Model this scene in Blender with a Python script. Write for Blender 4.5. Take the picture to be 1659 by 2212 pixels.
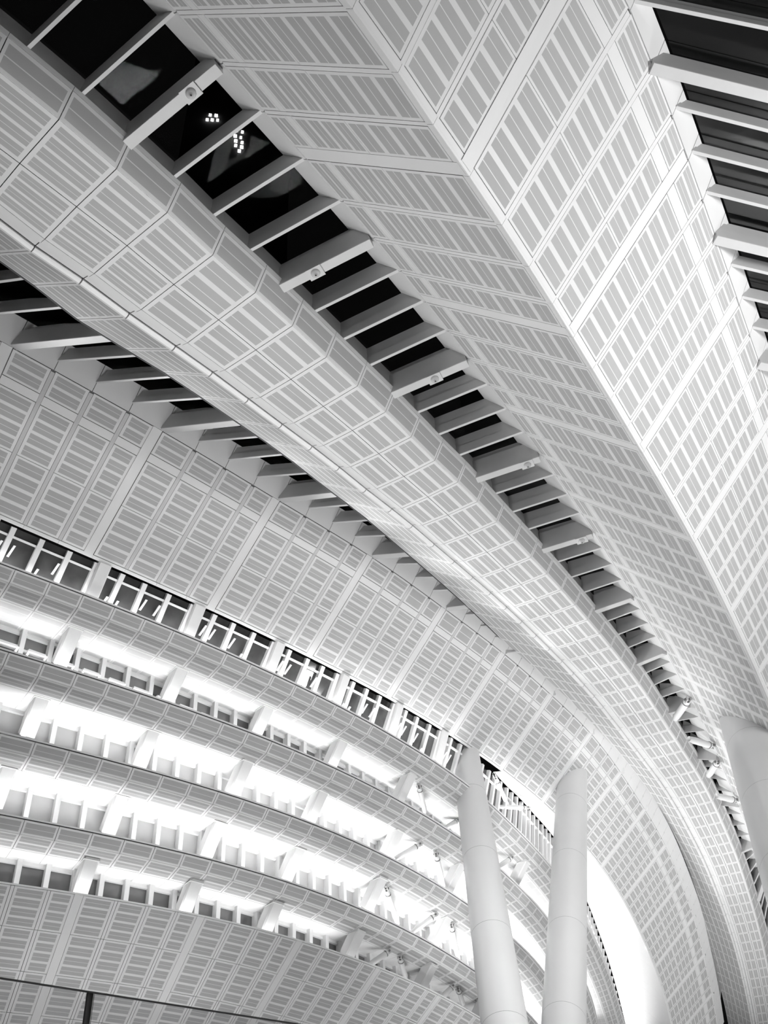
import bpy, math, random
from mathutils import Vector as V, Matrix
random.seed(7)
for o in list(bpy.data.objects): bpy.data.objects.remove(o)
SC = bpy.context.scene
COL = SC.collection

# ------------------------------------------------------------------ camera
CAM_R=(0.997564,0.047574,-0.051017);CAM_U=(0.069756,-0.680337,0.729572);CAM_F=(0.000000,0.731354,0.681998)
cd = bpy.data.cameras.new('camera'); cam = bpy.data.objects.new('camera', cd); COL.objects.link(cam)
r, u, f = V(CAM_R), V(CAM_U), V(CAM_F)
m = Matrix((r, u, -f)).transposed().to_4x4(); m.translation = V((0, 0, 1.65)); cam.matrix_world = m
cd.sensor_fit = 'HORIZONTAL'; cd.sensor_width = 36; cd.lens = 36*2200/1659; cd.clip_end = 2000
SC.camera = cam
EYE = V((0, 0, 1.65))

# ------------------------------------------------------------------ world (night sky), exposure
W = bpy.data.worlds.new('night_sky'); SC.world = W; W.use_nodes = True
W.node_tree.nodes['Background'].inputs[0].default_value = (.0035, .0035, .0035, 1)
W.node_tree.nodes['Background'].inputs[1].default_value = 1.0
vs = SC.view_settings; vs.view_transform = 'Standard'; vs.look = 'None'; vs.gamma = 1; vs.use_curve_mapping = False
vs.exposure = 0.0

# ------------------------------------------------------------------ added fill lights of the hall, all out of view
def area(name, loc, target, power, size, spread=math.pi, size_y=None):
    l = bpy.data.lights.new(name, 'AREA'); l.energy = power; l.size = size; l.spread = spread
    if size_y: l.shape = 'RECTANGLE'; l.size_y = size_y
    o = bpy.data.objects.new(name, l); COL.objects.link(o); o.location = loc
    o.rotation_euler = (V(target)-V(loc)).to_track_quat('-Z', 'Y').to_euler()
    return o
for i, (x, y, p) in enumerate(((48, 26, 1.25), (60, 54, .66), (72, 84, .45))):
    area('fill_flood', (x, y, 33.), (x-30, y+6, 50), 10500*p, 6)  # added unseen lights brightening the folded beam's right face
for i, (x, y, p) in enumerate(((-18, 34, .35), (-6, 40, .85), (5, 56, .58), (15, 75, .52), (30, 80, .35), (24, 95, .66), (44, 108, .5), (31, 117, .75), (40, 139, 1.), (60, 146, .7), (46, 159, 1.1), (53, 180, 1.2), (60, 202, 1.2))):
    area('fill_uplight', (x, y, 2.5), (x+4, y-8, 60), 3200*p, 8, math.radians(100))  # added lights standing in for the glow of the concourse floor
for x, y, tx, ty, tz in ((3, 46, 7, 90, 38), (11, 50, 15.5, 103, 42), (26, 46, 33, 86, 40)):
    area('column_fill', (x, y, 2.), (tx, ty, tz), 420, 2, math.radians(26))  # added unseen lights to brighten the columns


# ------------------------------------------------------------------ surveyed lines of the building (metres, floor at 0)
RAIL, RING, PILLAR = {}, {}, {}
RAIL['ub']=[(-40.99,45.28,56.05),(-38.82,47.28,56.03),(-36.66,49.27,56.01),(-34.50,51.27,56.00),(-32.34,53.26,55.98),(-30.18,55.25,55.97),(-28.02,57.25,55.95),(-25.86,59.24,55.94),(-23.69,61.24,55.92),(-21.53,63.23,55.91),(-19.39,65.24,55.90),(-17.29,67.26,55.91),(-15.24,69.32,55.95),(-13.26,71.42,56.03),(-11.35,73.55,56.13),(-9.49,75.72,56.26),(-7.66,77.91,56.41),(-5.87,80.12,56.57),(-4.11,82.36,56.74),(-2.38,84.63,56.93),(-0.69,86.92,57.12),(0.95,89.25,57.32),(2.56,91.61,57.53),(4.12,93.99,57.74),(5.64,96.38,57.95),(7.11,98.77,58.16),(8.55,101.19,58.37),(9.97,103.62,58.57),(11.38,106.09,58.76),(12.78,108.59,58.94),(14.18,111.12,59.11),(15.54,113.67,59.27),(16.86,116.21,59.41),(18.12,118.75,59.53),(19.34,121.30,59.64),(20.53,123.85,59.72),(21.72,126.44,59.78),(22.91,129.07,59.82),(24.10,131.72,59.83),(25.28,134.41,59.81),(26.43,137.10,59.77),(27.54,139.81,59.70),(28.62,142.52,59.59),(29.67,145.22,59.46),(30.67,147.93,59.29),(31.65,150.63,59.09),(32.60,153.34,58.85),(33.52,156.04,58.59),(34.42,158.74,58.28),(35.30,161.46,57.95),(36.16,164.17,57.58),(37.00,166.90,57.17),(37.82,169.63,56.73),(38.61,172.37,56.26),(39.36,175.11,55.75),(40.09,177.85,55.21),(40.79,180.58,54.64),(41.45,183.29,54.04),(42.09,185.99,53.41),(42.70,188.70,52.74),(43.30,191.41,52.05),(43.90,194.14,51.33),(44.48,196.88,50.58),(45.07,199.62,49.82),(45.65,202.37,49.05)]
RAIL['ut']=[(-35.60,36.08,62.84),(-33.27,38.36,62.83),(-30.94,40.63,62.81),(-28.62,42.91,62.80),(-26.29,45.19,62.78),(-23.96,47.46,62.77),(-21.66,49.74,62.75),(-19.38,52.01,62.74),(-17.16,54.28,62.72),(-15.01,56.54,62.71),(-12.92,58.79,62.70),(-10.88,61.03,62.71),(-8.89,63.25,62.75),(-6.93,65.44,62.83),(-5.02,67.64,62.93),(-3.15,69.86,63.06),(-1.33,72.14,63.21),(0.45,74.50,63.37),(2.19,76.92,63.54),(3.88,79.36,63.73),(5.55,81.80,63.92),(7.19,84.22,64.12),(8.81,86.64,64.33),(10.40,89.06,64.54),(11.97,91.53,64.75),(13.51,94.04,64.96),(15.02,96.60,65.17),(16.53,99.18,65.37),(18.01,101.76,65.56),(19.49,104.34,65.74),(20.95,106.92,65.91),(22.39,109.55,66.07),(23.78,112.23,66.21),(25.12,114.99,66.33),(26.42,117.80,66.44),(27.69,120.65,66.52),(28.93,123.50,66.58),(30.14,126.32,66.62),(31.34,129.13,66.63),(32.52,131.92,66.61),(33.69,134.70,66.57),(34.85,137.47,66.50),(35.99,140.25,66.39),(37.10,143.03,66.26),(38.16,145.82,66.09),(39.18,148.61,65.89),(40.16,151.40,65.65),(41.10,154.17,65.39),(42.02,156.89,65.08),(42.92,159.57,64.75),(43.81,162.24,64.38),(44.69,164.95,63.97),(45.54,167.75,63.53),(46.37,170.68,63.06),(47.19,173.70,62.55),(47.98,176.75,62.01),(48.76,179.79,61.44),(49.52,182.77,60.84),(50.27,185.71,60.21),(50.99,188.64,59.54),(51.70,191.59,58.85),(52.38,194.57,58.13),(53.05,197.59,57.38),(53.70,200.64,56.62),(54.35,203.69,55.85)]
RAIL['r0']=[(-19.37,17.04,53.91),(-16.89,19.91,54.00),(-14.47,22.83,54.10),(-12.26,25.84,54.26),(-10.16,28.79,54.48),(-8.18,31.89,54.76),(-6.14,34.88,55.08),(-4.23,37.82,55.45),(-2.36,40.82,55.85),(-0.51,43.81,56.28),(1.29,46.75,56.75),(3.06,49.79,57.24),(4.78,52.84,57.75),(6.59,55.87,58.27),(8.25,58.86,58.81),(9.97,62.06,59.36),(11.68,65.20,59.92),(13.36,68.30,60.47),(15.08,71.48,61.03),(16.75,74.66,61.58),(18.42,77.90,62.13),(20.07,81.15,62.66),(21.71,84.40,63.18),(23.32,87.64,63.69),(24.89,90.87,64.17),(26.43,94.09,64.64),(27.93,97.30,65.08),(29.38,100.49,65.50),(30.81,103.71,65.89),(32.28,106.99,66.25),(33.70,110.22,66.58),(35.17,113.40,66.88),(36.60,116.57,67.15),(38.04,119.72,67.38),(39.49,122.90,67.58),(40.87,126.06,67.74),(42.28,129.36,67.86),(43.68,132.75,67.95),(45.05,136.17,68.01),(46.36,139.50,68.02),(47.76,143.07,68.00),(49.00,146.26,67.95),(50.22,149.45,67.86),(51.51,152.92,67.73),(52.72,156.31,67.58),(53.95,159.81,67.38),(55.17,163.34,67.16),(56.40,166.94,66.91),(57.54,170.33,66.62),(58.66,173.68,66.31),(59.80,177.17,65.96),(60.89,180.54,65.60),(61.95,183.93,65.20),(63.00,187.32,64.78),(64.04,190.77,64.34),(65.06,194.19,63.88),(66.07,197.65,63.40),(67.09,201.17,62.90),(68.09,204.64,62.37),(69.02,207.94,61.84),(69.97,211.38,61.28),(70.88,214.79,60.71),(71.77,218.17,60.13),(72.65,221.56,59.53),(73.54,225.04,58.92),(74.40,228.50,58.29),(75.24,231.95,57.66)]
RAIL['r1']=[(-20.00,17.82,52.36),(-17.53,20.70,52.45),(-15.14,23.58,52.55),(-12.93,26.55,52.71),(-10.84,29.45,52.93),(-8.85,32.52,53.21),(-6.80,35.50,53.53),(-4.90,38.40,53.90),(-3.04,41.37,54.30),(-1.20,44.33,54.73),(0.59,47.23,55.20),(2.33,50.23,55.69),(4.05,53.26,56.20),(5.84,56.27,56.72),(7.47,59.20,57.26),(9.19,62.38,57.81),(10.88,65.49,58.37),(12.54,68.57,58.92),(14.24,71.73,59.48),(15.90,74.87,60.03),(17.55,78.08,60.58),(19.19,81.31,61.11),(20.81,84.54,61.63),(22.41,87.76,62.14),(23.97,90.97,62.62),(25.50,94.17,63.09),(26.99,97.36,63.53),(28.43,100.54,63.95),(29.86,103.75,64.34),(31.33,107.02,64.70),(32.74,110.26,65.03),(34.21,113.45,65.33),(35.63,116.62,65.60),(37.07,119.79,65.83),(38.52,122.97,66.03),(39.89,126.13,66.19),(41.30,129.44,66.31),(42.69,132.84,66.40),(44.05,136.28,66.46),(45.35,139.63,66.47),(46.74,143.22,66.45),(47.97,146.44,66.40),(49.18,149.65,66.31),(50.45,153.15,66.18),(51.64,156.56,66.03),(52.85,160.09,65.83),(54.05,163.66,65.61),(55.25,167.29,65.36),(56.36,170.71,65.07),(57.45,174.09,64.76),(58.55,177.61,64.41),(59.60,181.01,64.05),(60.62,184.42,63.65),(61.62,187.83,63.23),(62.61,191.29,62.79),(63.57,194.73,62.33),(64.53,198.21,61.85),(65.48,201.73,61.35),(66.42,205.21,60.82),(67.28,208.49,60.29),(68.15,211.92,59.73),(68.99,215.30,59.16),(69.81,218.65,58.58),(70.61,221.99,57.98),(71.42,225.42,57.37),(72.28,228.86,56.74),(73.12,232.30,56.11)]
RAIL['r2']=[(-22.58,20.17,52.36),(-20.11,23.05,52.45),(-17.84,25.80,52.55),(-15.62,28.60,52.71),(-13.52,31.35,52.93),(-11.47,34.33,53.21),(-9.33,37.30,53.53),(-7.43,40.08,53.90),(-5.53,42.99,54.30),(-3.64,45.91,54.73),(-1.83,48.75,55.20),(-0.08,51.66,55.69),(1.69,54.70,56.20),(3.51,57.68,56.72),(5.13,60.52,57.26),(6.87,63.68,57.81),(8.59,66.78,58.37),(10.27,69.84,58.92),(11.99,72.97,59.48),(13.65,76.08,60.03),(15.32,79.26,60.58),(16.97,82.47,61.11),(18.60,85.67,61.63),(20.21,88.87,62.14),(21.78,92.05,62.62),(23.31,95.22,63.09),(24.81,98.38,63.53),(26.26,101.53,63.95),(27.70,104.73,64.34),(29.18,107.98,64.70),(30.62,111.24,65.03),(32.12,114.43,65.33),(33.54,117.57,65.60),(35.01,120.74,65.83),(36.47,123.90,66.03),(37.85,127.02,66.19),(39.28,130.30,66.31),(40.68,133.66,66.40),(42.05,137.07,66.46),(43.38,140.41,66.47),(44.80,143.99,66.45),(46.05,147.19,66.40),(47.28,150.37,66.31),(48.57,153.83,66.18),(49.78,157.22,66.03),(51.01,160.73,65.83),(52.23,164.28,65.61),(53.46,167.90,65.36),(54.60,171.30,65.07),(55.71,174.66,64.76),(56.84,178.16,64.41),(57.90,181.54,64.05),(58.95,184.93,63.65),(59.96,188.33,63.23),(60.97,191.78,62.79),(61.95,195.20,62.33),(62.93,198.67,61.85),(63.90,202.18,61.35),(64.85,205.65,60.82),(65.72,208.92,60.29),(66.60,212.34,59.73),(67.45,215.71,59.16),(68.26,219.05,58.58),(69.06,222.39,57.98),(69.86,225.82,57.37),(70.72,229.25,56.74),(71.56,232.69,56.11)]
RAIL['r3']=[(-24.62,22.14,52.41),(-22.15,25.02,52.50),(-19.97,27.66,52.60),(-17.93,30.48,52.76),(-15.85,33.07,52.98),(-13.78,35.97,53.26),(-11.56,38.92,53.58),(-9.67,41.56,53.95),(-7.75,44.40,54.35),(-5.82,47.29,54.78),(-4.00,50.05,55.25),(-2.25,52.86,55.74),(-0.43,55.90,56.25),(1.42,58.85,56.77),(3.03,61.59,57.31),(4.80,64.73,57.86),(6.54,67.81,58.42),(8.24,70.85,58.97),(9.98,73.95,59.53),(11.65,77.01,60.08),(13.33,80.17,60.63),(15.00,83.35,61.16),(16.65,86.54,61.68),(18.26,89.71,62.19),(19.85,92.87,62.67),(21.39,96.02,63.14),(22.90,99.16,63.58),(24.36,102.28,64.00),(25.81,105.48,64.39),(27.30,108.72,64.75),(28.77,111.99,65.08),(30.28,115.19,65.38),(31.72,118.32,65.65),(33.20,121.51,65.88),(34.66,124.64,66.08),(36.05,127.74,66.24),(37.48,131.01,66.36),(38.88,134.34,66.45),(40.26,137.74,66.51),(41.60,141.08,66.52),(43.02,144.66,66.50),(44.28,147.85,66.45),(45.50,151.03,66.36),(46.79,154.47,66.23),(48.00,157.84,66.08),(49.23,161.35,65.88),(50.45,164.89,65.66),(51.68,168.51,65.41),(52.82,171.91,65.12),(53.92,175.27,64.81),(55.04,178.77,64.46),(56.10,182.14,64.10),(57.13,185.52,63.70),(58.14,188.90,63.28),(59.13,192.35,62.84),(60.10,195.77,62.38),(61.06,199.24,61.90),(62.02,202.74,61.40),(62.94,206.20,60.87),(63.79,209.47,60.34),(64.65,212.87,59.78),(65.46,216.23,59.21),(66.25,219.56,58.63),(67.02,222.89,58.03),(67.79,226.31,57.42),(68.65,229.73,56.79),(69.48,233.16,56.16)]
RAIL['r4']=[(-25.60,23.05,52.66),(-23.12,25.93,52.75),(-20.99,28.52,52.85),(-18.98,31.30,53.01),(-16.95,33.79,53.23),(-14.90,36.62,53.51),(-12.68,39.54,53.83),(-10.81,42.11,54.20),(-8.88,44.92,54.60),(-6.95,47.78,55.03),(-5.12,50.52,55.50),(-3.37,53.29,55.99),(-1.52,56.34,56.50),(0.35,59.30,57.02),(1.97,62.02,57.56),(3.76,65.18,58.11),(5.52,68.27,58.67),(7.25,71.33,59.22),(9.01,74.45,59.78),(10.69,77.53,60.33),(12.38,80.70,60.88),(14.07,83.91,61.41),(15.73,87.12,61.93),(17.36,90.31,62.44),(18.95,93.50,62.92),(20.50,96.66,63.39),(22.01,99.81,63.83),(23.47,102.95,64.25),(24.93,106.17,64.64),(26.42,109.42,65.00),(27.89,112.71,65.33),(29.41,115.93,65.63),(30.84,119.06,65.90),(32.33,122.26,66.13),(33.78,125.39,66.33),(35.15,128.48,66.49),(36.57,131.73,66.61),(37.95,135.04,66.70),(39.32,138.42,66.76),(40.65,141.75,66.77),(42.06,145.31,66.75),(43.30,148.48,66.70),(44.52,151.62,66.61),(45.78,155.03,66.48),(46.98,158.37,66.33),(48.20,161.84,66.13),(49.41,165.36,65.91),(50.63,168.94,65.66),(51.75,172.31,65.37),(52.84,175.63,65.06),(53.95,179.10,64.71),(55.00,182.44,64.35),(56.03,185.80,63.95),(57.02,189.16,63.53),(58.01,192.58,63.09),(58.96,195.99,62.63),(59.92,199.45,62.15),(60.86,202.96,61.65),(61.78,206.43,61.12),(62.61,209.71,60.59),(63.46,213.14,60.03),(64.26,216.53,59.46),(65.03,219.92,58.88),(65.77,223.31,58.28),(66.52,226.81,57.67),(67.37,230.23,57.04),(68.21,233.65,56.41)]
RAIL['r5']=[(-29.16,25.45,56.11),(-26.68,28.33,56.20),(-24.66,30.75,56.30),(-22.73,33.40,56.46),(-20.89,35.97,56.68),(-18.98,38.96,56.96),(-16.50,41.89,57.28),(-14.53,44.32,57.65),(-12.49,47.09,58.05),(-10.46,49.97,58.48),(-8.60,52.68,58.95),(-6.87,55.40,59.44),(-4.99,58.54,59.95),(-3.14,61.54,60.47),(-1.62,64.19,61.01),(0.13,67.40,61.56),(1.84,70.54,62.12),(3.50,73.64,62.67),(5.18,76.79,63.23),(6.77,79.85,63.78),(8.37,83.03,64.33),(9.98,86.26,64.86),(11.56,89.47,65.38),(13.12,92.65,65.89),(14.64,95.82,66.37),(16.12,98.96,66.84),(17.56,102.07,67.28),(18.96,105.15,67.70),(20.40,108.37,68.09),(21.85,111.59,68.45),(23.33,114.91,68.78),(24.86,118.13,69.08),(26.28,121.21,69.35),(27.80,124.43,69.58),(29.24,127.48,69.78),(30.61,130.49,69.94),(32.04,133.67,70.06),(33.42,136.89,70.15),(34.82,140.22,70.21),(36.18,143.50,70.22),(37.63,147.03,70.20),(38.92,150.16,70.15),(40.17,153.24,70.06),(41.46,156.58,69.93),(42.69,159.85,69.78),(43.95,163.28,69.58),(45.20,166.77,69.36),(46.45,170.33,69.11),(47.61,173.66,68.82),(48.73,176.96,68.51),(49.88,180.40,68.16),(50.95,183.71,67.80),(51.99,187.03,67.40),(53.01,190.37,66.98),(54.01,193.77,66.54),(54.99,197.16,66.08),(55.96,200.61,65.60),(56.93,204.10,65.10),(57.87,207.55,64.57),(58.73,210.80,64.04),(59.60,214.20,63.48),(60.45,217.56,62.91),(61.27,220.91,62.33),(62.09,224.27,61.73),(62.92,227.72,61.12),(63.77,231.11,60.49),(64.60,234.52,59.86)]
RAIL['vl']=[(-14.31,11.60,55.01),(-12.42,14.32,55.04),(-10.52,17.03,55.07),(-8.63,19.75,55.09),(-6.76,22.45,55.14),(-4.96,25.21,55.24),(-2.98,28.21,55.41),(-1.13,31.10,55.62),(0.55,33.85,55.88),(2.12,36.52,56.17),(3.64,39.20,56.50),(5.16,41.93,56.85),(6.67,44.71,57.23),(8.19,47.54,57.62),(9.69,50.39,58.03),(11.19,53.25,58.45),(12.66,56.12,58.87),(14.12,59.00,59.30),(15.55,61.89,59.73),(16.94,64.79,60.15),(18.32,67.71,60.57),(19.67,70.62,60.99),(21.02,73.54,61.39),(22.36,76.46,61.78),(23.70,79.39,62.16),(25.04,82.32,62.52),(26.37,85.26,62.87),(27.68,88.22,63.21),(28.99,91.18,63.52),(30.29,94.16,63.83),(31.57,97.13,64.11),(32.84,100.10,64.37),(34.09,103.07,64.62),(35.34,106.04,64.86),(36.57,109.03,65.07),(37.80,112.03,65.27),(39.02,115.05,65.46),(40.23,118.08,65.63),(41.43,121.11,65.78),(42.61,124.15,65.93),(43.79,127.19,66.06),(44.96,130.22,66.18),(46.12,133.23,66.29),(47.28,136.22,66.39),(48.44,139.20,66.48),(49.59,142.18,66.56),(50.74,145.17,66.63),(51.89,148.18,66.70),(53.04,151.23,66.76),(54.19,154.29,66.81),(55.34,157.36,66.86),(56.49,160.45,66.89),(57.64,163.54,66.93),(58.78,166.62,66.95),(59.91,169.70,66.96),(61.03,172.75,66.95),(62.14,175.79,66.93),(63.24,178.82,66.91),(64.33,181.85,66.88),(65.43,184.87,66.85),(66.53,187.90,66.83),(67.62,190.92,66.80),(68.72,193.95,66.77),(69.81,196.97,66.74),(70.91,200.00,66.71),(72.01,203.02,66.68),(73.10,206.05,66.66)]
RAIL['rg']=[(-5.53,8.57,45.81),(-3.63,11.28,45.84),(-1.74,14.00,45.87),(0.15,16.68,45.89),(1.95,19.49,45.94),(3.47,22.03,46.04),(5.18,24.82,46.21),(6.87,27.68,46.42),(8.42,30.41,46.68),(9.88,33.06,46.97),(11.30,35.70,47.30),(12.73,38.38,47.65),(14.18,41.12,48.03),(15.63,43.90,48.42),(17.09,46.71,48.83),(18.56,49.53,49.25),(20.02,52.39,49.67),(21.48,55.28,50.10),(22.93,58.19,50.53),(24.35,61.12,50.95),(25.74,64.05,51.37),(27.12,66.98,51.79),(28.48,69.90,52.19),(29.83,72.83,52.58),(31.19,75.80,52.96),(32.55,78.80,53.32),(33.91,81.85,53.67),(35.24,84.84,54.01),(36.56,87.84,54.32),(37.87,90.84,54.63),(39.17,93.84,54.91),(40.45,96.84,55.17),(41.71,99.84,55.42),(42.97,102.84,55.66),(44.22,105.86,55.87),(45.46,108.89,56.07),(46.69,111.94,56.26),(47.91,115.00,56.43),(49.12,118.07,56.58),(50.32,121.14,56.73),(51.50,124.19,56.86),(52.67,127.22,56.98),(53.83,130.22,57.09),(54.99,133.20,57.19),(56.15,136.18,57.28),(57.30,139.17,57.36),(58.46,142.19,57.43),(59.62,145.23,57.50),(60.78,148.29,57.56),(61.93,151.36,57.61),(63.08,154.45,57.66),(64.24,157.54,57.69),(65.39,160.64,57.73),(66.54,163.73,57.75),(67.67,166.82,57.76),(68.80,169.89,57.75),(69.91,172.94,57.73),(71.01,175.98,57.71),(72.11,179.01,57.68),(73.20,182.03,57.65),(74.30,185.06,57.63),(75.40,188.08,57.60),(76.49,191.11,57.57),(77.59,194.13,57.54),(78.68,197.16,57.51),(79.78,200.18,57.48),(80.88,203.21,57.46)]
RAIL['vr']=[(0.76,1.08,55.01),(2.66,3.80,55.04),(4.55,6.51,55.07),(6.40,9.17,55.09),(8.54,12.26,55.14),(10.40,15.10,55.24),(12.41,18.15,55.41),(14.46,21.36,55.62),(16.17,24.50,55.88),(17.75,27.51,56.17),(19.25,30.45,56.50),(20.72,33.38,56.85),(22.20,36.33,57.23),(23.67,39.30,57.62),(25.14,42.27,58.03),(26.62,45.25,58.45),(28.10,48.25,58.87),(29.58,51.28,59.30),(31.06,54.33,59.73),(32.52,57.38,60.15),(33.95,60.40,60.57),(35.33,63.38,60.99),(36.69,66.32,61.39),(38.04,69.26,61.78),(39.40,72.21,62.16),(40.75,75.19,62.52),(42.11,78.20,62.87),(43.46,81.22,63.21),(44.80,84.26,63.52),(46.12,87.29,63.83),(47.43,90.32,64.11),(48.72,93.35,64.37),(50.00,96.38,64.62),(51.27,99.41,64.86),(52.53,102.47,65.07),(53.79,105.54,65.27),(55.03,108.62,65.46),(56.26,111.71,65.63),(57.49,114.81,65.78),(58.70,117.91,65.93),(59.88,120.98,66.06),(61.06,124.01,66.18),(62.21,127.00,66.29),(63.37,129.97,66.39),(64.52,132.95,66.48),(65.69,135.96,66.56),(66.86,139.00,66.63),(68.03,142.07,66.70),(69.19,145.15,66.76),(70.35,148.24,66.81),(71.50,151.33,66.86),(72.66,154.43,66.89),(73.81,157.53,66.93),(74.97,160.64,66.95),(76.11,163.75,66.96),(77.24,166.83,66.95),(78.35,169.90,66.93),(79.46,172.94,66.91),(80.56,175.97,66.88),(81.65,178.99,66.85),(82.75,182.02,66.83),(83.84,185.04,66.80),(84.94,188.07,66.77),(86.04,191.10,66.74),(87.13,194.12,66.71),(88.23,197.15,66.68),(89.33,200.17,66.66)]
RING['B1']=(52.15,[(-36.28,50.33),(-34.15,52.09),(-32.02,53.86),(-29.90,55.62),(-27.79,57.39),(-25.69,59.16),(-23.62,60.94),(-21.59,62.73),(-19.60,64.52),(-17.65,66.32),(-15.76,68.13),(-13.91,69.94),(-12.12,71.76),(-10.37,73.59),(-8.67,75.42),(-7.01,77.27),(-5.40,79.13),(-3.84,81.01),(-2.31,82.91),(-0.82,84.83),(0.64,86.79),(2.07,88.78),(3.47,90.81),(4.82,92.88),(6.12,94.97),(7.37,97.09),(8.56,99.24),(9.69,101.42),(10.77,103.63),(11.83,105.84),(12.87,108.07),(13.89,110.31),(14.89,112.55),(15.85,114.81),(16.78,117.09),(17.66,119.38),(18.51,121.68),(19.32,124.00),(20.09,126.33),(20.84,128.68),(21.56,131.03),(22.25,133.39),(22.93,135.75),(23.60,138.11),(24.25,140.48),(24.89,142.86),(25.52,145.23),(26.13,147.61),(26.73,149.99),(27.32,152.38),(27.90,154.77),(28.46,157.16),(29.01,159.55),(29.54,161.95),(30.07,164.35),(30.59,166.75),(31.10,169.16),(31.61,171.56),(32.12,173.96),(32.63,176.37),(33.14,178.77),(33.65,181.18),(34.16,183.58),(34.66,185.99),(35.17,188.39),(35.68,190.79),(36.19,193.20),(36.70,195.60),(37.20,198.01),(37.71,200.41),(38.22,202.82),(38.73,205.22),(39.24,207.62),(39.74,210.03),(40.25,212.43),(40.76,214.84),(41.27,217.24),(41.78,219.65)])
RING['B2']=(47.05,[(-36.89,54.25),(-34.75,55.88),(-32.62,57.52),(-30.49,59.16),(-28.36,60.80),(-26.25,62.45),(-24.17,64.10),(-22.12,65.76),(-20.10,67.43),(-18.14,69.11),(-16.22,70.81),(-14.34,72.52),(-12.52,74.25),(-10.75,76.01),(-9.02,77.79),(-7.35,79.61),(-5.72,81.46),(-4.14,83.34),(-2.60,85.28),(-1.10,87.25),(0.37,89.28),(1.80,91.36),(3.19,93.46),(4.54,95.60),(5.84,97.75),(7.09,99.93),(8.27,102.15),(9.39,104.39),(10.46,106.66),(11.50,108.94),(12.50,111.24),(13.47,113.55),(14.39,115.88),(15.26,118.24),(16.08,120.61),(16.86,122.99),(17.61,125.39),(18.34,127.79),(19.06,130.20),(19.75,132.61),(20.42,135.03),(21.07,137.45),(21.70,139.88),(22.30,142.31),(22.88,144.75),(23.43,147.20),(23.95,149.66),(24.44,152.12),(24.90,154.59),(25.35,157.06),(25.78,159.53),(26.20,162.00),(26.63,164.48),(27.05,166.95),(27.47,169.42),(27.89,171.90),(28.31,174.37),(28.73,176.85),(29.15,179.32)])
RING['B3']=(42.45,[(-37.98,58.27),(-35.80,59.81),(-33.61,61.35),(-31.43,62.90),(-29.25,64.44),(-27.09,65.98),(-24.97,67.53),(-22.87,69.08),(-20.83,70.65),(-18.83,72.23),(-16.87,73.85),(-14.97,75.49),(-13.12,77.17),(-11.32,78.90),(-9.57,80.67),(-7.87,82.50),(-6.22,84.37),(-4.62,86.30),(-3.08,88.28),(-1.58,90.31),(-0.14,92.38),(1.25,94.51),(2.59,96.68),(3.88,98.88),(5.12,101.11),(6.33,103.37),(7.49,105.64),(8.63,107.93),(9.72,110.23),(10.77,112.56),(11.77,114.91),(12.71,117.28),(13.58,119.67),(14.40,122.09),(15.16,124.52),(15.90,126.97),(16.60,129.42),(17.28,131.88),(17.95,134.35),(18.59,136.82),(19.22,139.29),(19.85,141.77),(20.47,144.24),(21.08,146.72),(21.70,149.20),(22.31,151.68),(22.93,154.15),(23.55,156.63),(24.16,159.11),(24.78,161.59)])
RING['B4']=(37.45,[(-36.32,62.77),(-34.15,64.15),(-31.98,65.54),(-29.81,66.93),(-27.65,68.32),(-25.51,69.73),(-23.40,71.16),(-21.34,72.62),(-19.32,74.12),(-17.36,75.66),(-15.46,77.25),(-13.61,78.89),(-11.81,80.59),(-10.08,82.36),(-8.40,84.18),(-6.77,86.07),(-5.20,88.02),(-3.68,90.04),(-2.22,92.13),(-0.80,94.29),(0.57,96.52),(1.90,98.81),(3.18,101.15),(4.42,103.52),(5.62,105.91),(6.78,108.31),(7.90,110.72),(8.97,113.15),(9.99,115.60),(10.95,118.08),(11.85,120.57),(12.70,123.09),(13.50,125.62),(14.27,128.16),(15.01,130.71),(15.75,133.26),(16.48,135.81),(17.21,138.36),(17.94,140.91),(18.67,143.46),(19.40,146.02),(20.13,148.57),(20.86,151.12)])
RING['W0']=(32.65,[(-36.58,63.64),(-34.34,64.88),(-32.11,66.13),(-29.88,67.37),(-27.68,68.62),(-25.50,69.88),(-23.38,71.16),(-21.33,72.46),(-19.35,73.79),(-17.45,75.17),(-15.61,76.60),(-13.84,78.08),(-12.12,79.63),(-10.46,81.25),(-8.85,82.93),(-7.29,84.68),(-5.78,86.49),(-4.31,88.37),(-2.90,90.30),(-1.53,92.28),(-0.22,94.30),(1.04,96.36),(2.23,98.43),(3.38,100.52),(4.47,102.62),(5.51,104.73),(6.52,106.87),(7.49,109.02),(8.42,111.20),(9.31,113.40),(10.18,115.62),(11.03,117.84),(11.87,120.06),(12.71,122.28),(13.55,124.51),(14.39,126.73),(15.22,128.95),(16.06,131.18),(16.90,133.40),(17.74,135.62)])
RET=[(4.4,0,0,0),(4.6,-0.41,0.24,-0.02),(5.5,-1.58,0.86,0.57),(6.5,-2.94,1.39,1.89),(7.3,-3.68,1.66,2.86),(8.4,-5.15,2.04,4.69),(10.0,-6.85,2.25,7.10),(11.0,-7.43,2.18,7.82),(12.0,-7.60,1.90,7.84),(13.0,-7.64,1.67,7.71)]
PILLAR['B1']=[(-25.21,64.15,50.85,-26.29,65.39,48.75),(-18.07,70.60,50.85,-19.21,71.78,48.75),(-11.74,77.32,50.85,-12.95,78.43,48.75),(-5.66,83.88,50.85,-6.92,84.92,48.75),(0.57,91.11,50.85,-0.77,92.05,48.75),(13.05,113.16,50.85,11.54,113.81,48.75)]
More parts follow.
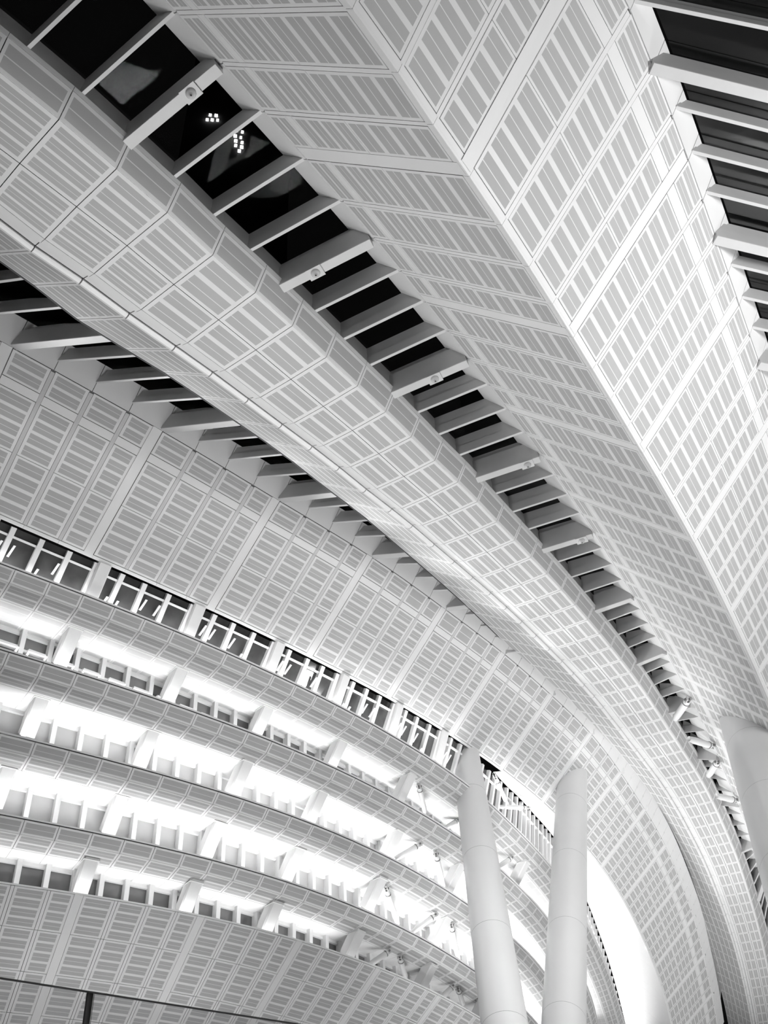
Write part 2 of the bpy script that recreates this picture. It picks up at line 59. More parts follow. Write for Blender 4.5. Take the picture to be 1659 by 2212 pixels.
PILLAR['B2']=[(-27.45,65.92,45.75,-28.46,67.21,43.65),(-20.13,71.69,45.75,-21.20,72.92,43.65),(-13.36,77.52,45.75,-14.53,78.67,43.65),(-7.54,83.73,45.75,-8.78,84.80,43.65),(-1.02,92.50,45.75,-2.38,93.42,43.65),(4.99,101.00,45.75,3.56,101.79,43.65)]
PILLAR['B3']=[(-29.68,68.00,41.15,-30.64,69.33,39.05),(-22.49,73.47,41.15,-23.50,74.76,39.05),(-15.70,79.02,41.15,-16.82,80.21,39.05),(-9.72,84.91,41.15,-10.93,86.01,39.05),(-2.88,92.39,41.15,-4.21,93.34,39.05),(3.19,102.79,41.15,1.75,103.58,39.05)]
PILLAR['B4']=[(-24.25,73.74,36.15,-25.18,75.08,34.05),(-17.27,78.93,36.15,-18.34,80.17,34.05),(-11.46,84.22,36.15,-12.65,85.35,34.05),(-5.06,91.66,36.15,-6.39,92.62,34.05),(1.27,101.30,36.15,-0.17,102.08,34.05),(6.87,111.90,36.15,5.38,112.58,34.05)]
COLUMN=[((7.15,101.80,59.90),1.50,(6.61,86.18,26.75),1.85),((21.78,118.75,65.34),1.85,(12.33,94.52,28.40),1.92),((39.80,104.03,62.66),2.80,(29.03,77.18,22.26),2.70)]
STRUT=[('B1',(1.53,92.46,50.70),(1.94,95.35,49.60)),('B1',(5.59,100.78,50.70),(4.49,100.51,49.97)),('B1',(11.78,110.79,50.70),(10.01,110.22,49.50)),('B2',(1.44,94.73,45.60),(-0.82,94.21,44.20)),('B2',(2.73,96.69,45.60),(3.33,100.83,44.15)),('B3',(-2.32,93.17,41.00),(-1.54,97.48,39.47)),('B3',(2.50,100.69,41.00),(0.31,100.34,39.50)),('B3',(3.83,103.24,41.00),(4.27,107.36,39.62)),('B4',(-2.19,95.73,36.00),(-3.67,95.44,35.05)),('B4',(-1.44,97.29,36.00),(-1.07,99.90,35.11)),('B4',(3.69,106.29,36.00),(2.72,106.30,35.24)),('B4',(4.05,107.31,36.00),(4.43,109.48,35.47)),('U',(4.94,97.75,58.87),(4.81,100.42,57.63)),('U',(10.51,106.70,58.87),(12.18,112.72,57.95)),('U',(15.07,115.68,58.87),(11.33,111.63,57.22)),('S',(33.60,102.10,64.25),(32.65,106.49,64.25)),('S',(38.95,114.46,64.65),(35.37,112.09,64.65)),('S',(40.36,118.64,64.95),(39.78,122.53,64.95)),('S',(45.47,131.23,65.45),(42.30,129.31,65.45))]
HANDRAIL=[(-3.86,9.06,4.95),(-2.98,9.70,4.95),(-1.25,11.04,4.95)]
POST=(-2.98,9.70,4.95)
TOWER=[(-36.36,145.92,295.39),(-41.80,135.15,299.79),(41.85,239.26,225.04)]

for k in RAIL: RAIL[k] = [V(p) for p in RAIL[k]]
for k in RING: RING[k] = (RING[k][0], [V(p) for p in RING[k][1]])

# ------------------------------------------------------------------ materials
def mat(name, col, rough=.5, var=.03, scale=3., spec=.5, bump=0., metal=0.):
    M = bpy.data.materials.new(name); M.use_nodes = True; N = M.node_tree.nodes; L = M.node_tree.links
    b = N['Principled BSDF']; b.inputs['Roughness'].default_value = rough; b.inputs['Metallic'].default_value = metal
    b.inputs['Specular IOR Level'].default_value = spec
    tc = N.new('ShaderNodeTexCoord'); nz = N.new('ShaderNodeTexNoise'); nz.inputs['Scale'].default_value = scale
    nz.inputs['Detail'].default_value = 4; L.new(tc.outputs['Object'], nz.inputs['Vector'])
    rp = N.new('ShaderNodeValToRGB'); rp.color_ramp.elements[0].position = .3; rp.color_ramp.elements[1].position = .7
    a = max(col-var, 0); c = col+var
    rp.color_ramp.elements[0].color = (a, a, a, 1); rp.color_ramp.elements[1].color = (c, c, c, 1)
    L.new(nz.outputs['Fac'], rp.inputs['Fac']); L.new(rp.outputs['Color'], b.inputs['Base Color'])
    if bump:
        bp = N.new('ShaderNodeBump'); bp.inputs['Strength'].default_value = bump; bp.inputs['Distance'].default_value = .02
        L.new(nz.outputs['Fac'], bp.inputs['Height']); L.new(bp.outputs['Normal'], b.inputs['Normal'])
    return M
def glass(name, tint, ior=1.5, rough=.02, refl=1.):
    M = bpy.data.materials.new(name); M.use_nodes = True; N = M.node_tree.nodes; L = M.node_tree.links
    for n in list(N): N.remove(n)
    out = N.new('ShaderNodeOutputMaterial'); mx = N.new('ShaderNodeMixShader'); fr = N.new('ShaderNodeFresnel'); fr.inputs[0].default_value = ior
    t = N.new('ShaderNodeBsdfTransparent'); t.inputs[0].default_value = (tint, tint, tint, 1)
    g = N.new('ShaderNodeBsdfGlossy'); g.inputs['Roughness'].default_value = rough; g.inputs[0].default_value = (refl, refl, refl, 1)
    L.new(fr.outputs[0], mx.inputs[0]); L.new(t.outputs[0], mx.inputs[1]); L.new(g.outputs[0], mx.inputs[2]); L.new(mx.outputs[0], out.inputs[0])
    return M
def emit(name, s):
    M = bpy.data.materials.new(name); M.use_nodes = True; N = M.node_tree.nodes; L = M.node_tree.links
    for n in list(N): N.remove(n)
    out = N.new('ShaderNodeOutputMaterial'); e = N.new('ShaderNodeEmission'); e.inputs[1].default_value = s; L.new(e.outputs[0], out.inputs[0])
    return M
WHITE = mat('white_enamel_panel', .78, .42, .012, .6, .4)
STRIPE = mat('perforated_grey_strip', .47, .6, .012, .8, .3)
GROOVE = mat('shaded_white_joint', .62, .6, .012, .5, .3)  # white joint strips, their recess shade put into the grey colour
PLAIN = mat('white_plain_cladding', .8, .45, .012, .5, .4)
DARK = mat('dark_joint_backing', .06, .9, .01)
GREYB = mat('grey_joint_backing', .22, .9, .01)
STEEL = mat('painted_white_steel', .62, .4, .015, 1.2)
FRAME = mat('white_window_frame', .85, .4, .01)
SOFF = mat('white_soffit_paint', .82, .6, .01)
SOFS = mat('soffit_grey_strip', .66, .6, .01)
COLM = mat('satin_white_column_paint', .86, .3, .01, .3, .5)
PIN = mat('dark_steel_pin', .22, .4, .04, 6, .5, .1, .6)
STONE = mat('pale_concourse_stone', .5, .35, .03, .4)
SKYGLASS = glass('skylight_glass', .75, 1.3, .02, .07)
BLACKWIN = mat('dark_window_glass', .05, .06, .015, .7, .9)
GREYWIN = mat('reflection_grey_glass', .5, .08, .04, .35, .8)  # hall reflections put into the paler grey of these panes
DIMWIN = mat('dim_window_glass', .13, .08, .03, .4, .8)
CLEAR = glass('balustrade_glass', .92, 1.45)
EDGE = mat('grey_glass_edge', .3, .8, .02, 2, .2)
NIGHT = mat('unlit_tower_wall', .03, .8, .01)
LIT = emit('reflection_glow', 9.)
LAMPGLASS = mat('lamp_cover_glass', .7, .15, .02)

# ------------------------------------------------------------------ mesh helpers
class MB:
    def __init__(s): s.v = []; s.f = []; s.m = []
    def pts(s, P):
        n = len(s.v); s.v.extend(tuple(p) for p in P); return n
    def quad(s, a, b, c, d, mi=0):
        n = s.pts((a, b, c, d)); s.f.append((n, n+1, n+2, n+3)); s.m.append(mi)
    def poly(s, P, mi=0):
        n = s.pts(P); s.f.append(tuple(range(n, n+len(P)))); s.m.append(mi)
    def box(s, a, b, side, up, mi=0):
        """bar from a to b with half-extent vectors side and up"""
        P = [q+e for q in (a, b) for e in (-side-up, side-up, side+up, -side+up)]
        n = s.pts(P)
        for F in ((0, 3, 2, 1), (4, 5, 6, 7), (0, 1, 5, 4), (1, 2, 6, 5), (2, 3, 7, 6), (3, 0, 4, 7)):
            s.f.append(tuple(n+i for i in F)); s.m.append(mi)
    def extrude(s, a, b, side, up, prof, mi=0):
        """closed profile [(x,y)] carried from a to b"""
        k = len(prof); n = s.pts([q+side*x+up*y for q in (a, b) for x, y in prof])
        for i in range(k):
            j = (i+1) % k; s.f.append((n+i, n+j, n+k+j, n+k+i)); s.m.append(mi)
        s.f.append(tuple(n+i for i in reversed(range(k)))); s.m.append(mi)
        s.f.append(tuple(n+k+i for i in range(k))); s.m.append(mi)
    def tube(s, P, R, seg=16, mi=0, cap=True):
        n0 = len(s.v); ax0 = None
        for i, p in enumerate(P):
            t = (P[min(i+1, len(P)-1)]-P[max(i-1, 0)]).normalized()
            ref = V((0, 0, 1)) if abs(t.z) < .9 else V((1, 0, 0))
            x = t.cross(ref).normalized(); y = t.cross(x)
            rr = R[i] if isinstance(R, (list, tuple)) else R
            s.v.extend(tuple(p+(x*math.cos(a)+y*math.sin(a))*rr) for a in (2*math.pi*k/seg for k in range(seg)))
        for i in range(len(P)-1):
            for k in range(seg):
                a = n0+i*seg+k; b = n0+i*seg+(k+1) % seg
                s.f.append((a, b, b+seg, a+seg)); s.m.append(mi)
        if cap:
            s.f.append(tuple(n0+k for k in range(seg))); s.m.append(mi)
            e = n0+(len(P)-1)*seg; s.f.append(tuple(e+k for k in reversed(range(seg)))); s.m.append(mi)
    def build(s, name, mats, parent=None, smooth=False):
        me = bpy.data.meshes.new(name); me.from_pydata(s.v, [], s.f); me.update()
        for mm in (mats if isinstance(mats, (list, tuple)) else [mats]): me.materials.append(mm)
        if len(me.materials) > 1: me.polygons.foreach_set('material_index', s.m)
        if smooth: me.polygons.foreach_set('use_smooth', [True]*len(me.polygons))
        o = bpy.data.objects.new(name, me); COL.objects.link(o)
        if parent: o.parent = parent; o.matrix_parent_inverse = parent.matrix_world.inverted()
        return o
def tag(o, label, cat=None, group=None, kind=None):
    o['label'] = label
    if cat: o['category'] = cat
    if group: o['group'] = group
    if kind: o['kind'] = kind
    return o
def thing(name, loc, label, cat, group=None, kind=None):
    o = bpy.data.objects.new(name, None); COL.objects.link(o); o.location = loc; o.empty_display_size = .5
    o.matrix_world = Matrix.Translation(V(loc))
    return tag(o, label, cat, group, kind)
def lerp(a, b, t): return a+(b-a)*t
def at(rail, t):
    t = max(0., min(len(rail)-1.0001, t)); i = int(t); return lerp(rail[i], rail[i+1], t-i)
def norm2(rail, i):
    """horizontal normal (towards the hall) and tangent of a rail at index i"""
    t = at(rail, i+.6)-at(rail, i-.6); t = V((t.x, t.y, 0)).normalized()
    return V((t.y, -t.x, 0)), t

def panel(parent, P00, P10, P11, P01, pairs=0, gap=.04, mu=.16, mv=.14, th=.10, mats=None, name='cladding_panel', ratio=(.365, .035, .365), front=None, into=None):
    """clad panel: u runs P00->P10 (stripes run that way), v runs P00->P01; gap, margins in metres"""
    lu = ((P10-P00).length+(P11-P01).length)/2; lv = ((P01-P00).length+(P11-P10).length)/2
    n = (P10-P00+P11-P01).cross(P01-P00+P11-P10).normalized()
    c = (P00+P10+P11+P01)/4
    flip = n.dot((front or EYE)-c) < 0
    if flip: n = -n
    def S(u, v): return lerp(lerp(P00, P10, u), lerp(P01, P11, u), v)
    gu = gap/2/lu; gv = gap/2/lv; a = (gu+mu/lu); b = 1-a
    V0, V1 = gv, 1-gv
    rows = []
    if pairs:
        m0 = V0+mv/lv; m1 = 1-m0; s1, g, s2 = ratio; p = (m1-m0)/(pairs-(1-s1-g-s2)); v = V0; x = m0
        for k in range(pairs):
            rows += [(v, x, 0), (x, x+s1*p, 1), (x+s1*p, x+(s1+g)*p, 0), (x+(s1+g)*p, x+(s1+g+s2)*p, 1)]
            v = x+(s1+g+s2)*p; x += p
        rows.append((v, V1, 0))
    else: rows = [(V0, V1, 0)]
    mb = into or MB()
    def q(u0, u1, v0, v1, mi):
        A, B, C, D = S(u0, v0), S(u1, v0), S(u1, v1), S(u0, v1)
        mb.quad(*((A, D, C, B) if flip else (A, B, C, D)), mi)
    for v0, v1, mi in rows:
        if mi: q(gu, a, v0, v1, 0); q(a, b, v0, v1, 1); q(b, 1-gu, v0, v1, 0)
        else: q(gu, 1-gu, v0, v1, 0)
    K = [S(gu, V0), S(1-gu, V0), S(1-gu, V1), S(gu, V1)]
    for i in range(4):
        A, B = K[i], K[(i+1) % 4]; mb.quad(*((B, A, A-n*th, B-n*th) if not flip else (A, B, B-n*th, A-n*th)), 0)
    return into or mb.build(name, mats or [WHITE, STRIPE], parent)
def sheet(parent, railA, railB, off, name='backing', m=None):
    """one continuous sheet between two rails, moved by off away from the eye"""
    mb = MB(); n = len(railA)
    for i in range(n-1):
        A, B, C, D = railA[i], railA[i+1], railB[i+1], railB[i]
        nn = (B-A).cross(D-A).normalized()
        if nn.dot(EYE-A) > 0: nn = -nn
        mb.quad(*(p+nn*off for p in (A, B, C, D)))
    return mb.build(name, m or DARK, parent)

# ------------------------------------------------------------------ the setting: floor
mb = MB(); mb.box(V((30, -80, -.25)), V((30, 260, -.25)), V((170, 0, 0)), V((0, 0, .25)))
tag(mb.build('floor', STONE), 'pale stone floor of the station hall', 'floor', kind='structure')

# ------------------------------------------------------------------ folded upper wall (45 degree clad face above the balconies)
UB, UT = RAIL['ub'], RAIL['ut']
NU = len(UB)
def lift(rail, i, sgn, lat, dz):
    n, _ = norm2(rail, i); return rail[i]+n*(sgn*lat)+V((0, 0, dz))
UX = [lift(UT, i, 1, 1.45, 1.85) for i in range(NU)]              # upper edge of plain fascia
wall_u = thing('wall_upper', (0, 75, 56), 'broad grey clad wall leaning out above the top row of windows', 'wall', kind='structure')
URI = [lerp(t, b, .985) for t, b in zip(UT, UB)]
for q in range(NU-1):
    rib = (q+1) % 4 == 0
    e = .72 if rib else 1.
    T0, T1, B0, B1 = UT[q], UT[q+1], UB[q], UB[q+1]
    def S(uu, v): return lerp(lerp(T0, T1, uu), lerp(B0, B1, uu), v)
    w = .055; x0, x1 = (.0 if q % 4 == 0 else w), e-(.0 if rib else w)
    s_bay = q/4.-2
    for v0, v1, pr in ((.003, .172, 2 if s_bay < 2.5 else 1), (.232, .581, 4), (.581, .972, 4)):
        panel(wall_u, S(x0, v0), S(x1, v0), S(x1, v1), S(x0, v1), pr, .035, .24, .17)
    panel(wall_u, S(x0, .174), S(x1, .174), S(x1, .23), S(x0, .23), 0, .012, name='plain_strip', mats=PLAIN)
    panel(wall_u, S(0, .974), S(1, .974), S(1, 1), S(0, 1), 0, .02, name='edge_strip', mats=PLAIN)
    if rib:
        d = (S(.5, .5)-EYE).normalized()*-.06
        panel(wall_u, S(e, .0)+d, S(.982, .0)+d, S(.982, .975)+d, S(e, .975)+d, 0, .0, th=.2, name='rib_strip', mats=PLAIN)
    else:
        panel(wall_u, S(1-w, .012), S(1+w, .012), S(1+w, .972), S(1-w, .972), 0, .02, name='joint_strip', mats=GROOVE)
    panel(wall_u, UT[q], UT[q+1], UX[q+1], UX[q], 0, .05, name='fascia_panel', mats=PLAIN)
sheet(wall_u, UT, UB, .14, m=GREYB)
sheet(wall_u, UX, UT, .14)
# return face behind the lower edge, far end
def ret(s):
    if s <= RET[0][0]: return V((0, 0, 0))
    for a, b in zip(RET, RET[1:]):
        if a[0] <= s <= b[0]: return lerp(V(a[1:]), V(b[1:]), (s-a[0])/(b[0]-a[0]))
    return V(RET[-1][1:])
UR = [UB[q]+ret(q/4.-2) for q in range(NU)]
for k in range(6, 16):
    a, b = 4*(k-1)+8, 4*(k-1)+12
    if b >= NU: break
    for q in range(a, b):
        panel(wall_u, UB[q], UB[q+1], UR[q+1], UR[q], 0, .03 if (q+1) % 4 == 0 else .0, name='return_panel', mats=SOFF)

# ------------------------------------------------------------------ roof beam with trapezoid section
R = [RAIL['r%d' % i] for i in range(6)]
NBM = len(R[0])
beam = thing('roof_beam', R[2][20], 'long pale clad roof beam arching diagonally between the two dark skylights', 'beam')
beam_far = MB(); BF = 50
for i in range(NBM-1):
    st = i-1; fc = beam_far if i >= BF else None
    P = lambda k, j: R[k][i+j]
    big = .05
    panel(beam, P(0, 0), P(0, 1), P(1, 1), P(1, 0), 1, big, .17, .22, ratio=(.4, .04, .4), into=fc)
    panel(beam, P(1, 0), P(1, 1), P(2, 1), P(2, 0), 4 if st < 2 else 3 if st < 4 else 2, big, .26, .22, into=fc)
    L3 = lambda j, t: lerp(P(3, j), P(4, j), t)
    panel(beam, P(2, 0), P(2, 1), P(3, 1), P(3, 0), 4 if st < 4 else 2, big, .26, .22, into=fc)
    panel(beam, P(3, 0), P(3, 1), L3(1, .34), L3(0, .34), 0, .03, name='edge_strip', mats=PLAIN)
    upv = V((0, 0, .22))
    panel(beam, L3(0, .34)+upv, L3(1, .34)+upv, L3(1, .74)+upv, L3(0, .74)+upv, 0, .06, name='groove_strip', mats=PLAIN)
    mb = MB(); a, b = lerp(P(4, 0), P(4, 1), .012), lerp(P(4, 0), P(4, 1), .988)
    n, t = norm2(R[4], i+.5)
    mb.extrude(a, b, -n, V((0, 0, 1)), [(-.30, .3), (-.30, .02), (-.22, -.08), (-.08, -.13), (.06, -.08), (.1, .05), (.1, .3)])
    mb.build('lip_trim', PLAIN, beam)
    M0, M1 = lerp(P(4, 0), P(5, 0), .5), lerp(P(4, 1), P(5, 1), .5)
    panel(beam, P(4, 0), P(4, 1), M1, M0, 3, .05, .2, .14, into=fc)
    panel(beam, M0, M1, P(5, 1), P(5, 0), 3, .05, .2, .14, into=fc)
beam_far.build('cladding_panel', [WHITE, STRIPE], beam)['kind'] = 'stuff'
for k in (0, 1, 2, 4): sheet(beam, R[k], R[k+1], .14)
sheet(beam, R[3], R[4], .3)
R0T = [p+V((0, 0, 2.2)) for p in R[0]]; R5T = [p+V((0, 0, 2.0)) for p in R[5]]
for i in range(NBM-1):
    n, t = norm2(R[0], i)
    panel(beam, R[0][i]+n*.0, R[0][i+1], R[0][i+1]+V((0, 0, .32))+n*.1, R[0][i]+V((0, 0, .32))+n*.1, 0, .03, name='edge_cap', mats=PLAIN)
sheet(beam, R0T, R[0], .12, 'upstand', STEEL)
sheet(beam, R5T, R[5], .12, 'upstand', STEEL)

# ------------------------------------------------------------------ folded V beam
VL, RG, VR = RAIL['vl'], RAIL['rg'], RAIL['vr']
NV = len(VL)
vee = thing('folded_beam', RG[14], 'deep folded roof beam with shaded left face and brightly lit right face', 'beam')
VX = [lift(VL, i, -1, 1.6, 2.15) for i in range(NV)]
VY = [lift(VR, i, 1, 1.15, 2.0) for i in range(NV)]
vee_far = MB()
def v_face(E0, rows, strips, edge, ribw=.27, far=99):
    for q in range(NV-1):
        fc = vee_far if q >= far else None
        rib = (q+1-6) % 4 == 0
        T0, T1, B0, B1 = E0[q], E0[q+1], RG[q], RG[q+1]
        def S(uu, v): return lerp(lerp(T0, T1, uu), lerp(B0, B1, uu), v)
        w = .045; e = 1-ribw if rib else 1.; x0, x1 = (0 if (q-6) % 4 == 0 else w), e-(0 if rib else w)
        for v0, v1, pr in rows: panel(vee, S(x0, v0), S(x1, v0), S(x1, v1), S(x0, v1), pr, .035, .19, .14, into=fc)
        for v0, v1 in strips: panel(vee, S(x0, v0), S(x1, v0), S(x1, v1), S(x0, v1), 0, .015, name='plain_strip', mats=PLAIN)
        if rib:
            d = (S(.5, .5)-EYE).normalized()*-.06
            panel(vee, S(e, .01)+d, S(.985, .01)+d, S(.985, .985)+d, S(e, .985)+d, 0, 0, th=.2, name='rib_strip', mats=PLAIN)
        else:
            panel(vee, S(1-w, .01), S(1+w, .01), S(1+w, .97), S(1-w, .97), 0, .04, name='joint_strip', mats=PLAIN)
v_face(VL, ((.004, .125, 2), (.167, .500, 4), (.500, .964, 4)), ((.126, .166),), (.964, .998), far=58)
v_face(VR, ((.004, .135, 2), (.196, .566, 4), (.566, .964, 4)), ((.136, .195),), (.964, .998), far=38)
vee_far.build('cladding_panel', [WHITE, STRIPE], vee)['kind'] = 'stuff'
for q in range(NV-1):
    for E0 in (VL, VR):
        panel(vee, lerp(E0[q], RG[q], .966), lerp(E0[q+1], RG[q+1], .966), RG[q+1], RG[q], 0, .02, name='ridge_strip', mats=PLAIN)
    panel(vee, VL[q], VL[q+1], VX[q+1], VX[q], 0, .05, name='fascia_panel', mats=PLAIN)
    panel(vee, VR[q], VR[q+1], VY[q+1], VY[q], 0, .05, name='fascia_panel', mats=PLAIN)
sheet(vee, VL, RG, .14, m=GREYB); sheet(vee, VR, RG, .14, m=GREYB); sheet(vee, VX, VL, .14, m=GREYB); sheet(vee, VY, VR, .14, m=GREYB)

# ------------------------------------------------------------------ skylights: fins, box girders, panes
def thin_profile(h): return [(-.10, 0), (.10, 0), (.11, .05), (.11, h*.45), (.05, h*.47), (.05, h), (-.05, h), (-.05, h*.47), (-.11, h*.45), (-.11, .05)]
def thick_profile(h): return [(-.31, 0), (.31, 0), (.33, .05), (.33, h*.76), (.14, h*.77), (.14, h), (-.14, h), (-.14, h*.77), (-.33, h*.76), (-.33, .05)]
def fin(sky, A, B, thick, name, h=1.9):
    d = (B-A).normalized(); side = d.cross(V((0, 0, 1))).normalized(); up = side.cross(d)
    mb = MB(); mb.extrude(A, B, side, up, thick_profile(h) if thick else thin_profile(h))
    return mb.build(name, STEEL, sky), side, up
BRIGHTGLASS = glass('brightened_skylight_glass', .6, 1.6, .12, .9)  # same skylight glass, reflectivity raised to put brightness into these panes
def pane(sky, A0, A1, B1, B0, m=None):
    mb = MB(); C = (A0+A1+B0+B1)/4; k = .985
    P = [C+(p-C)*k for p in (A0, A1, B1, B0)]; d = V((0, 0, .05))
    mb.quad(*P); mb.quad(*[p+d for p in reversed(P)])
    for i in range(4): mb.quad(P[i], P[i]+d, P[(i+1) % 4]+d, P[(i+1) % 4])
    return mb.build('glass_pane', m or SKYGLASS, sky)
sky1 = thing('skylight', at(VL, 14), 'black glazed skylight strip between the arched beam and the folded beam', 'skylight')
def beamA(mm): return 3.+.8650*mm+(2.2*(mm/28.)**2.5 if mm > 0 else 0)   # index on r0 rail for fin number mm
prev = None; girders = []
mm = -5
while True:
    q = 4+mm+max(0., min(3.2, .233*(mm-26)))   # index on V rail
    i = beamA(mm)
    if q >= NV-1 or i > NBM-2: break
    if i > 0 and q >= 0:
        thick = mm % 4 == 0
        a = at(VL, q); x = at(VX, q); b = at(R[0], i); bt = at(R0T, i)
        n, t = norm2(R[0], i)
        A = lerp(a, x, .12); B = b+V((0, 0, .3))-n*.15
        if thick: A = A-V((0, 0, .6)); B = B-V((0, 0, .6))
        o, side, up = fin(sky1, A, B, thick, 'box_girder' if thick else 'glazing_fin', 2.5 if thick else 1.9)
        if thick: girders.append((mm, A, B, side, up))
        cur = (x, bt)
        if prev: pane(sky1, prev[0], cur[0], cur[1], prev[1])
        prev = cur
    mm += 1
sky2 = thing('skylight', UT[10], 'dark skylight strip between the arched beam and the leaning upper wall', 'skylight')
prev = None
for q in range(0, NU-1):
    s = q/4.-2; i = 9.3+3.5*s                   # index on r5 rail
    if i > NBM-2: break
    if i < 0: continue
    thick = q % 4 == 0
    a = UT[q]; x = UX[q]; b = at(R[5], i); n, t = norm2(R[5], i)
    A = lerp(a, x, .02 if thick else .33); B = b+V((0, 0, .25 if thick else .75))+n*.5
    fin(sky2, A, B, thick, 'box_girder' if thick else 'glazing_fin', 1.9 if thick else 1.25)
    cur = (x, at(R5T, i))
    if prev: pane(sky2, prev[0], cur[0], cur[1], prev[1])
    prev = cur
sky3 = thing('skylight', VR[14], 'dark skylight with pale fins at the top right corner', 'skylight')
prev = None
for q in range(3, NV-1):
    thick = q % 4 == 0
    n, t = norm2(VR, q)
    n = n+t                                  # fins run askew of the beam on this side
    a = lerp(VR[q], VY[q], .3); A = a; B = A+n*17
    if thick: A = VR[q]-n*.15-V((0, 0, .4)); B = A+n*17
    fin(sky3, A, B, thick, 'box_girder' if thick else 'glazing_fin', 2.4 if thick else 1.4)
    cur = (VY[q], VY[q]+n*17)
    if prev: pane(sky3, prev[0], cur[0], cur[1], prev[1], BRIGHTGLASS)
    prev = cur
mb = MB()
for q in range(3, NV-2):
    n0, t0 = norm2(VR, q); n1, t1 = norm2(VR, q+1); n0 = n0+t0; n1 = n1+t1
    mb.box(VR[q]+n0*18.2+V((0, 0, 1.4)), VR[q+1]+n1*18.2+V((0, 0, 1.4)), n0*1.5, V((0, 0, 1.6)))
mb.build('edge_beam', PLAIN, sky3)
for k, (mmv, A, B, side, up) in enumerate(girders):
    if not 0 <= mmv <= 16: continue
    p = lerp(A, B, (.62, .44, .2, .22, .3)[min(k-1, 4)])
    lamp = thing('girder_lamp', p-up*.02, 'small round lamp under the %s box girder of the central skylight' % ('nearest', 'second', 'third', 'fourth', 'fifth')[mmv//4], 'lamp', 'lamps under the box girders')
    mb = MB(); q = [p-up*t for t in (0., .1, .22, .34, .4)]
    mb.tube(q, [.3, .3, .28, .2, .05], 14); mb.build('lamp_dome', LAMPGLASS, lamp, True)
    mb = MB(); d = (B-A).normalized(); mb.box(p-d*.5-up*.06, p+d*.5-up*.06, side*.40, up*.06); mb.build('lamp_bracket', STEEL, lamp)

# ------------------------------------------------------------------ balconies
ORD = ['topmost', 'second', 'third', 'lowest']
LV = ['B1', 'B2', 'B3', 'B4']
NXT = {'B1': 'B2', 'B2': 'B3', 'B3': 'B4', 'B4': 'W0'}
WOFF = {'B1': -5.8, 'B2': -5.6, 'B3': -5.2, 'B4': -4.6}
def ringpt(k, t, off, dz):
    z, P = RING[k]; p = at(P, t)
    tt = at(P, t+.8)-at(P, t-.8); tt.normalize()
    return V((p.x+tt.y*off, p.y-tt.x*off, z+dz))
def ring_t(k): return len(RING[k][1])-1
for li, k in enumerate(LV):
    n = ring_t(k)
    bal = thing('balcony', ringpt(k, 10, -2, -1), '%s curved balcony of the stack, with grey striped parapet panels' % ORD[li].capitalize(), 'balcony', 'curved balconies')
    rt = lambda t, o, d: ringpt(k, t, o, d)
    for i in range(n):
        panel(bal, rt(i, -.14, -.145), rt(i+1, -.14, -.145), rt(i+1, -.9, -.92), rt(i, -.9, -.92), 1, .04, .16, .14, ratio=(.42, .03, .38), name='parapet_panel')
        panel(bal, rt(i, -.9, -.92), rt(i+1, -.9, -.92), rt(i+1, -2.6, -1.3), rt(i, -2.6, -1.3), 2, .04, .16, .16, name='underside_panel')
        panel(bal, rt(i, -2.6, -1.3), rt(i+1, -2.6, -1.3), rt(i+1, WOFF[k], -1.3), rt(i, WOFF[k], -1.3), 2 if k == 'B1' else 0, .02, .14, .2, mats=[SOFF, SOFS], name='soffit_panel')
    mb = MB()
    for i in range(n):
        a, b = rt(i, 0, 0), rt(i+1, 0, 0); c, d = rt(i+1, -.35, 0), rt(i, -.35, 0)
        a1, b1 = rt(i, -.08, -.09), rt(i+1, -.08, -.09); c1, d1 = rt(i+1, -1.0, -.6), rt(i, -1.0, -.6)
        mb.quad(a, b, c, d); mb.quad(a1, b1, b, a); mb.quad(d, c, c1, d1)
    mb.build('coping', PLAIN, bal)
    mb = MB()
    for i in range(n):
        mb.quad(rt(i, -1.0, -.6), rt(i+1, -1.0, -.6), rt(i+1, -7.5, -.6), rt(i, -7.5, -.6))
        mb.quad(rt(i, -2.5, -1.15), rt(i, -7.5, -1.15), rt(i+1, -7.5, -1.15), rt(i+1, -2.5, -1.15))
    mb.build('floor_slab', SOFF, bal)
    mb = MB()
    for i in range(n):
        mb.quad(rt(i, -.25, -.1), rt(i+1, -.25, -.1), rt(i+1, -1.05, -.82), rt(i, -1.05, -.82))
        mb.quad(rt(i, -1.05, -.82), rt(i+1, -1.05, -.82), rt(i+1, -2.6, -1.18), rt(i, -2.6, -1.18))
    mb.build('backing', DARK, bal)

